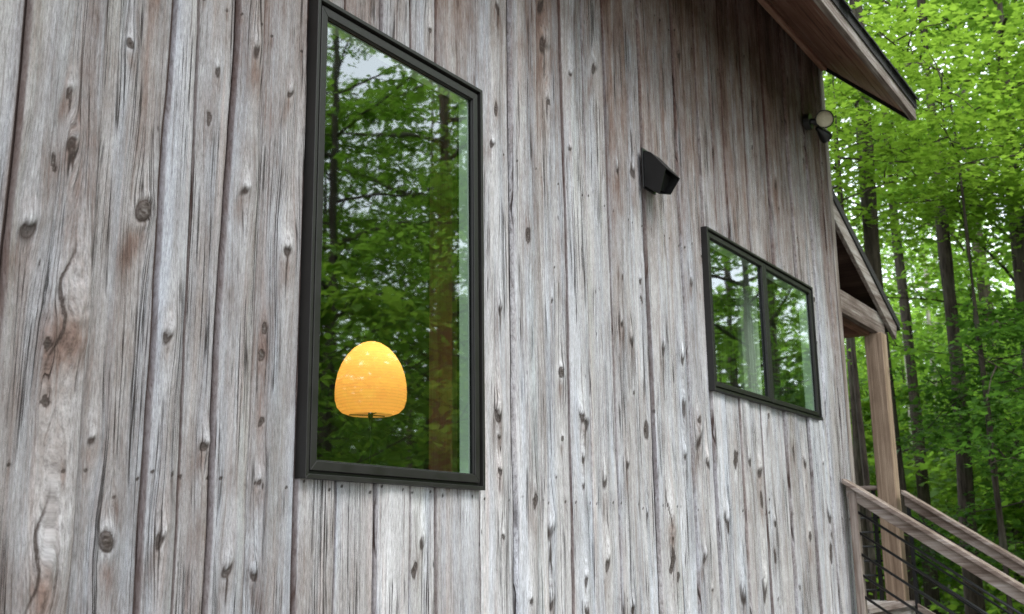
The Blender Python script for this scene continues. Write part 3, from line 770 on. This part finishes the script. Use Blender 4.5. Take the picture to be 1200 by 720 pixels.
# ------------------------------------------------------------------ leaves and trees
MAPLE = np.array([(0,0),(.20,-.04),(.50,.10),(.34,.24),(.56,.56),(.24,.50),(0,1.),(-.24,.50),(-.56,.56),(-.34,.24),(-.50,.10),(-.20,-.04)])
QUAD = np.array([(0,0),(.42,.45),(0,1.),(-.42,.45)])
HEX = np.array([(0,0),(.38,.12),(.45,.55),(0,1.),(-.45,.55),(-.38,.12)])
def leaves(P_, D_, N_, S_, tmpl, r):
    """P_ origin, D_ tip direction, N_ normal, S_ size"""
    N_ = N_/np.linalg.norm(N_, axis=1)[:,None]
    D_ = D_ - (D_*N_).sum(1)[:,None]*N_; D_ /= np.linalg.norm(D_, axis=1)[:,None]+1e-9
    X_ = np.cross(D_, N_)
    k = len(tmpl)
    fold = (np.abs(tmpl[:,0])*.25 - .12*tmpl[:,1]**2)
    V = P_[:,None,:] + S_[:,None,None]*(X_[:,None,:]*tmpl[None,:,0,None] + D_[:,None,:]*tmpl[None,:,1,None] + N_[:,None,:]*fold[None,:,None])
    F = np.arange(len(P_)*k).reshape(-1, k)
    lv = np.repeat(r.random(len(P_)), k)
    return V.reshape(-1,3), F, lv

def tree_meshes(seed, H, r0, base, Rr, nl, nsp, nlf, ls, tmpl, up=(.15,.5), droop=.25, spr=(.45,.8), jit=.36):
    r = np.random.default_rng(seed)
    m = MB()
    n = 9; px, py = 0., 0.; pts = []
    for i in range(n+1):
        f = i/n
        pts.append((px, py, f*H)); px += r.normal(0, .011*H/n*1.6); py += r.normal(0, .011*H/n*1.6)
    pts[0] = (pts[0][0], pts[0][1], -.3)
    m.tube(pts, [r0*(1.35 if i == 0 else 1)*(1-.88*(i/n)**1.15) for i in range(n+1)], 12)
    P3 = np.array(pts)
    def at(z):
        return np.array([np.interp(z, P3[:,2], P3[:,0]), np.interp(z, P3[:,2], P3[:,1]), z])
    LP, LD, LN, LS = [], [], [], []
    for k in range(nl):
        f = (k+.5)/nl
        z0 = base + (H*.97-base)*f
        ln = Rr*(math.sin(math.pi*(.25+.72*f))**.7)*r.uniform(.7,1.15)
        a = k*2.4 + r.normal(0,.5); el = r.uniform(*up)
        s = at(z0); d = np.array([math.cos(a)*math.cos(el), math.sin(a)*math.cos(el), math.sin(el)])
        lp = []; q = s.copy(); nn = 6
        for j in range(nn+1):
            lp.append(tuple(q)); d = d + r.normal(0,.10,3) + np.array([0,0,-droop*.12]); d /= np.linalg.norm(d); q = q + d*ln/nn
        rb = r0*.30*(1-.6*f)*(ln/Rr)
        m.tube(lp, [max(.006, rb*(1-.85*j/nn)) for j in range(nn+1)], 6)
        L3 = np.array(lp)
        for j in range(nsp):
            g_ = r.uniform(.22, 1.05)
            c = np.array([np.interp(g_*nn, np.arange(nn+1), L3[:,i]) for i in range(3)])
            sa = a + r.normal(0,.9); off = r.uniform(0,.35)*ln*.7
            c2 = c + np.array([math.cos(sa), math.sin(sa), 0])*off + np.array([0,0,r.normal(0,.14)])
            m.tube([tuple(c), tuple((c+c2)/2+np.array([0,0,.05])), tuple(c2)], [.010,.007,.004], 4, False)
            sr = r.uniform(*spr); nl_ = int(nlf*r.uniform(.6,1.3))
            th = r.uniform(0, 2*math.pi, nl_); rr = sr*np.sqrt(r.random(nl_))
            tilt = r.normal(0,.16,2)
            dx, dy = rr*np.cos(th), rr*np.sin(th)
            pz = dx*tilt[0]+dy*tilt[1] - .30*rr**2/sr + r.normal(0,.05,nl_)
            LP.append(c2 + np.stack([dx,dy,pz], -1))
            LD.append(np.stack([np.cos(th)+r.normal(0,.5,nl_), np.sin(th)+r.normal(0,.5,nl_), -.35+r.normal(0,.25,nl_)], -1))
            LN.append(np.stack([r.normal(0,jit,nl_), r.normal(0,jit,nl_), np.ones(nl_)], -1))
            LS.append(ls*r.uniform(.6,1.15,nl_))
    V, F, lv = leaves(np.concatenate(LP), np.concatenate(LD), np.concatenate(LN), np.concatenate(LS), tmpl, r)
    cm = np_mesh('crown', V, F, {'lv':('FLOAT', lv)})
    tm = bpy.data.meshes.new('trunk'); tm.from_pydata(m.v, [], m.f); tm.update(); tm.shade_smooth()
    return tm, cm

KIND = {}
def kind(name, bark, leafm, **kw):
    tm, cm = tree_meshes(**kw); tm.materials.append(M[bark]); cm.materials.append(M[leafm]); KIND[name] = (tm, cm, kw)
kind('tall_a', 'bark', 'leaf', seed=11, H=17, r0=.19, base=7.0, Rr=3.6, nl=23, nsp=6, nlf=60, ls=.112, tmpl=HEX)
kind('tall_b', 'barkg', 'leaf', seed=12, H=19, r0=.23, base=7.4, Rr=4.0, nl=23, nsp=6, nlf=60, ls=.115, tmpl=HEX)
kind('pole', 'bark', 'leaf', seed=21, H=16, r0=.115, base=8.6, Rr=3.0, nl=20, nsp=6, nlf=55, ls=.11, tmpl=HEX)
kind('mid_a', 'bark', 'leaff', seed=13, H=12, r0=.12, base=3.0, Rr=3.3, nl=24, nsp=7, nlf=48, ls=.13, tmpl=HEX)
kind('mid_b', 'bark', 'leaff', seed=14, H=9.5, r0=.09, base=1.8, Rr=2.9, nl=22, nsp=7, nlf=48, ls=.12, tmpl=HEX)
kind('young', 'bark', 'leafy', seed=15, H=7.0, r0=.045, base=5.3, Rr=2.8, nl=9, nsp=9, nlf=85, ls=.08, tmpl=MAPLE, up=(0,.2), droop=.2, spr=(.4,.75), jit=.22)
kind('shade', 'bark', 'leafd', seed=16, H=4.3, r0=.04, base=1.6, Rr=2.0, nl=17, nsp=8, nlf=60, ls=.085, tmpl=MAPLE, up=(0,.35), droop=.4, spr=(.3,.5))  # low bush tree with darker green leaves
kind('birch', 'barkw', 'leaff', seed=17, H=14, r0=.10, base=6.5, Rr=2.4, nl=22, nsp=6, nlf=50, ls=.12, tmpl=HEX)
kind('sapling', 'bark', 'leafy', seed=18, H=3.2, r0=.03, base=.5, Rr=1.5, nl=18, nsp=6, nlf=46, ls=.10, tmpl=HEX, droop=.4, spr=(.25,.45))

def tree(kn_, x, y, rot, scale, label, group=None, cat='tree', name='maple_tree'):
    tm, cm, kw = KIND[kn_]
    e = empty(name, (x, y, float(gz(np.array(x), np.array(y)))), label, cat, group)
    e.rotation_euler = (0, 0, rot); e.scale = (scale,)*3
    for nm, me in (('trunk', tm), ('crown', cm)):
        o = bpy.data.objects.new(nm, me); COL.objects.link(o); o.parent = e
    return e
def pol(az, d): return d*math.cos(R(az)), -2.4+d*math.sin(R(az))
def polr(az, d): return d*math.cos(R(az)), 2.4-d*math.sin(R(az))
# trees the photograph shows one by one
for kn_, az, d, rot, s_, label, nm in [
    ('pole', 14.05, 13.2, .4, 1.12, 'thick grey brown trunk rising behind the porch roof and its post', 'maple_tree'),
    ('pole', 11.30, 14.3, 2.2, .95, 'straight dark trunk in the middle of the wood, right of the porch post', 'maple_tree'),
    ('pole', 13.20, 19, 4.1, 1.0, 'dark leaning trunk between the porch post and the straight dark trunk', 'maple_tree'),
    ('tall_a', 7.75, 15.5, 5.2, .80, 'dark trunk at the right edge of the photo beside the bright leaves', 'maple_tree'),
    ('pole', 15.85, 17, 1.2, .8, 'dark trunk seen behind the black rods left of the porch post', 'maple_tree'),
    ('birch', 13.35, 29, .2, .95, 'slim pale trunk close behind the upper end of the far handrail', 'birch_tree'),
    ('birch', 12.15, 34, 2.2, 1.05, 'distant pale trunk beside the straight dark one', 'birch_tree'),
    ('tall_b', 9.4, 27, 3.3, 1.0, 'tall forked tree behind the bright maple leaves, upper right', 'maple_tree'),
    ('young', 9.9, 12.4, .9, 1.02, 'young maple with flat layers of bright yellow green leaves', 'young_maple'),
    ('young', 6.6, 14.2, 3.0, 1.05, 'second young bright leaved maple, towards the right edge', 'young_maple'),
    ('young', 15.6, 11.9, 5.0, .98, 'bright leaved young maple close beyond the house corner', 'young_maple'),
    ('shade', 7.3, 12.5, 1.0, .98, 'low dark leaved bush tree above the lower handrail at the right', 'young_maple')]:
    x, y = pol(az, d); tree(kn_, x, y, rot, s_, label, None, 'tree', nm)
# the wood beyond
rt = random.Random(5); cnt = 0
for d0, d1, n, ks in ((18,26,10,('sapling',)), (24,34,12,('sapling','sapling','sapling','mid_b')), (34,48,18,('sapling','sapling','mid_b','mid_a')), (48,62,18,('mid_a','tall_b','mid_b'))):
    for i in range(n):
        az = -8 + 34*(i+rt.uniform(.1,.9))/n; d = rt.uniform(d0, d1); x, y = pol(az, d); kk = rt.choice(ks)
        tree(kk, x, y, rt.uniform(0,6.28), rt.uniform(.85,1.15)*(1.35 if kk == 'sapling' else 1), 'leafy green tree standing deeper in the wood behind the nearer trunks', 'trees deeper in the wood')
for kn_, az, d, rot, s_ in (('tall_b', 37, 21, 1., 1.), ('sapling', 44, 13, 3., 1.5)):
    x, y = polr(az, d); tree(kn_, x, y, rot, s_, 'tree opposite the house, mirrored in the window panes', 'trees mirrored in the windows')
# the wood in front of the house, which the window panes mirror
for d0, d1, n, ks in ((14,17,6,('sapling','mid_b')), (17,22,9,('mid_a','mid_b','mid_a')), (22,28,13,('tall_b','mid_a','mid_b','sapling')), (26,36,13,('tall_a','mid_a','tall_b')), (36,50,12,('tall_b','mid_a'))):
    for i in range(n):
        az = 6 + 74*(i+rt.uniform(.1,.9))/n; d = rt.uniform(d0, d1); x, y = polr(az, d)
        tree(rt.choice(ks), x, y, rt.uniform(0,6.28), rt.uniform(.8,1.1), 'tree opposite the house, mirrored in the window panes', 'trees mirrored in the windows')

# undergrowth and the far wood, which nobody could count
def scatter(name, n, rmin, rmax, azr, hr, ls, tmpl, mat, label, clump=60, cr=(.4,1.1), seed=3):
    r = np.random.default_rng(seed); LP=[];LD=[];LN=[];LS=[]
    for i in range(n):
        a = R(r.uniform(*azr)); d = math.sqrt(r.uniform(rmin**2, rmax**2)); x, y = 2+d*math.cos(a), d*math.sin(a)
        if -4 < x < 11.5 and -4 < y < 8: continue
        z0 = float(gz(np.array(x), np.array(y))); hh = r.uniform(*hr); c = r.uniform(*cr)
        k = int(clump*r.uniform(.6,1.3)); th = r.uniform(0,6.283,k); rr = c*np.sqrt(r.random(k))
        LP.append(np.stack([x+rr*np.cos(th), y+rr*np.sin(th), z0+hh*(.25+.75*r.random(k))*(1-.5*(rr/c)**2)], -1))
        LD.append(np.stack([np.cos(th), np.sin(th), r.normal(0,.4,k)], -1)); LN.append(np.stack([r.normal(0,.5,k), r.normal(0,.5,k), np.ones(k)], -1))
        LS.append(ls*r.uniform(.6,1.2,k))
    V, F, lv = leaves(np.concatenate(LP), np.concatenate(LD), np.concatenate(LN), np.concatenate(LS), tmpl, r)
    o = link(name, np_mesh(name, V, F, {'lv':('FLOAT', lv)}), M[mat])
    return tag(o, label, 'vegetation', None, 'stuff')
scatter('undergrowth', 4200, 12, 60, (-80, 40), (.3,2.3), .13, HEX, 'leafy', 'low green undergrowth covering the forest floor', 55)
scatter('distant_forest', 6500, 62, 80, (-85, 45), (.5, 24), .58, QUAD, 'leaff', 'dense green foliage closing the wood in the distance', 45, (1.5,3.2), 5)

# ------------------------------------------------------------------ light
w = bpy.data.worlds.new('World'); sc.world = w; w.use_nodes = True
nt = w.node_tree; nt.nodes.clear()
sky = nt.nodes.new('ShaderNodeTexSky'); sky.sky_type = 'NISHITA'; sky.sun_disc = False
SUN_EL, SUN_AZ = R(53), R(-100)           # direction to the sun, azimuth from +X
sky.sun_elevation = SUN_EL; sky.sun_rotation = math.pi/2 - SUN_AZ
sky.air_density = 1.0; sky.dust_density = 3.0; sky.altitude = 200
mx = nt.nodes.new('ShaderNodeMix'); mx.data_type = 'RGBA'; mx.inputs[0].default_value = .72
mx.inputs[7].default_value = (20., 21.2, 22.8, 1)     # bright cloud veil over the blue
nt.links.new(sky.outputs[0], mx.inputs[6])
bg = nt.nodes.new('ShaderNodeBackground'); bg.inputs['Strength'].default_value = .15
nt.links.new(mx.outputs[2], bg.inputs[0])
wo = nt.nodes.new('ShaderNodeOutputWorld'); nt.links.new(bg.outputs[0], wo.inputs[0])
sl_ = bpy.data.lights.new('sun', 'SUN'); sl_.energy = 3.0; sl_.angle = R(22); sl_.color = (1.,.975,.93)
so = bpy.data.objects.new('sun', sl_); COL.objects.link(so)
dv = Vector((math.cos(SUN_EL)*math.cos(SUN_AZ), math.cos(SUN_EL)*math.sin(SUN_AZ), math.sin(SUN_EL)))
so.rotation_euler = dv.to_track_quat('Z','Y').to_euler(); so.location = dv*30

# ------------------------------------------------------------------ camera
cd = bpy.data.cameras.new('camera'); co = bpy.data.objects.new('camera', cd); COL.objects.link(co)
fw = Vector((.81686948,.53409351,.21787237)); rt_ = Vector((.54960629,-.83532384,-.01292299)); upv = Vector((-.1750919,-.13030042,.97589171))
Mx = Matrix((rt_, upv, -fw)).transposed().to_4x4(); Mx.translation = Vector((0, -2.4, EZ)); co.matrix_world = Mx
cd.sensor_width = 36; cd.lens = 36*1291.035/1200; cd.clip_end = 2000; cd.clip_start = .05
cd.dof.use_dof = True; cd.dof.focus_distance = 4.3; cd.dof.aperture_fstop = 4.6
sc.camera = co

sc.view_settings.view_transform = 'Standard'; sc.view_settings.look = 'None'; sc.view_settings.exposure = 0; sc.view_settings.gamma = 1
cy = sc.cycles
cy.max_bounces = 9; cy.diffuse_bounces = 5; cy.glossy_bounces = 3; cy.transmission_bounces = 4; cy.transparent_max_bounces = 8
cy.sample_clamp_indirect = 6; cy.use_denoising = True; cy.denoising_prefilter = 'NONE'; cy.caustics_reflective = False; cy.caustics_refractive = False
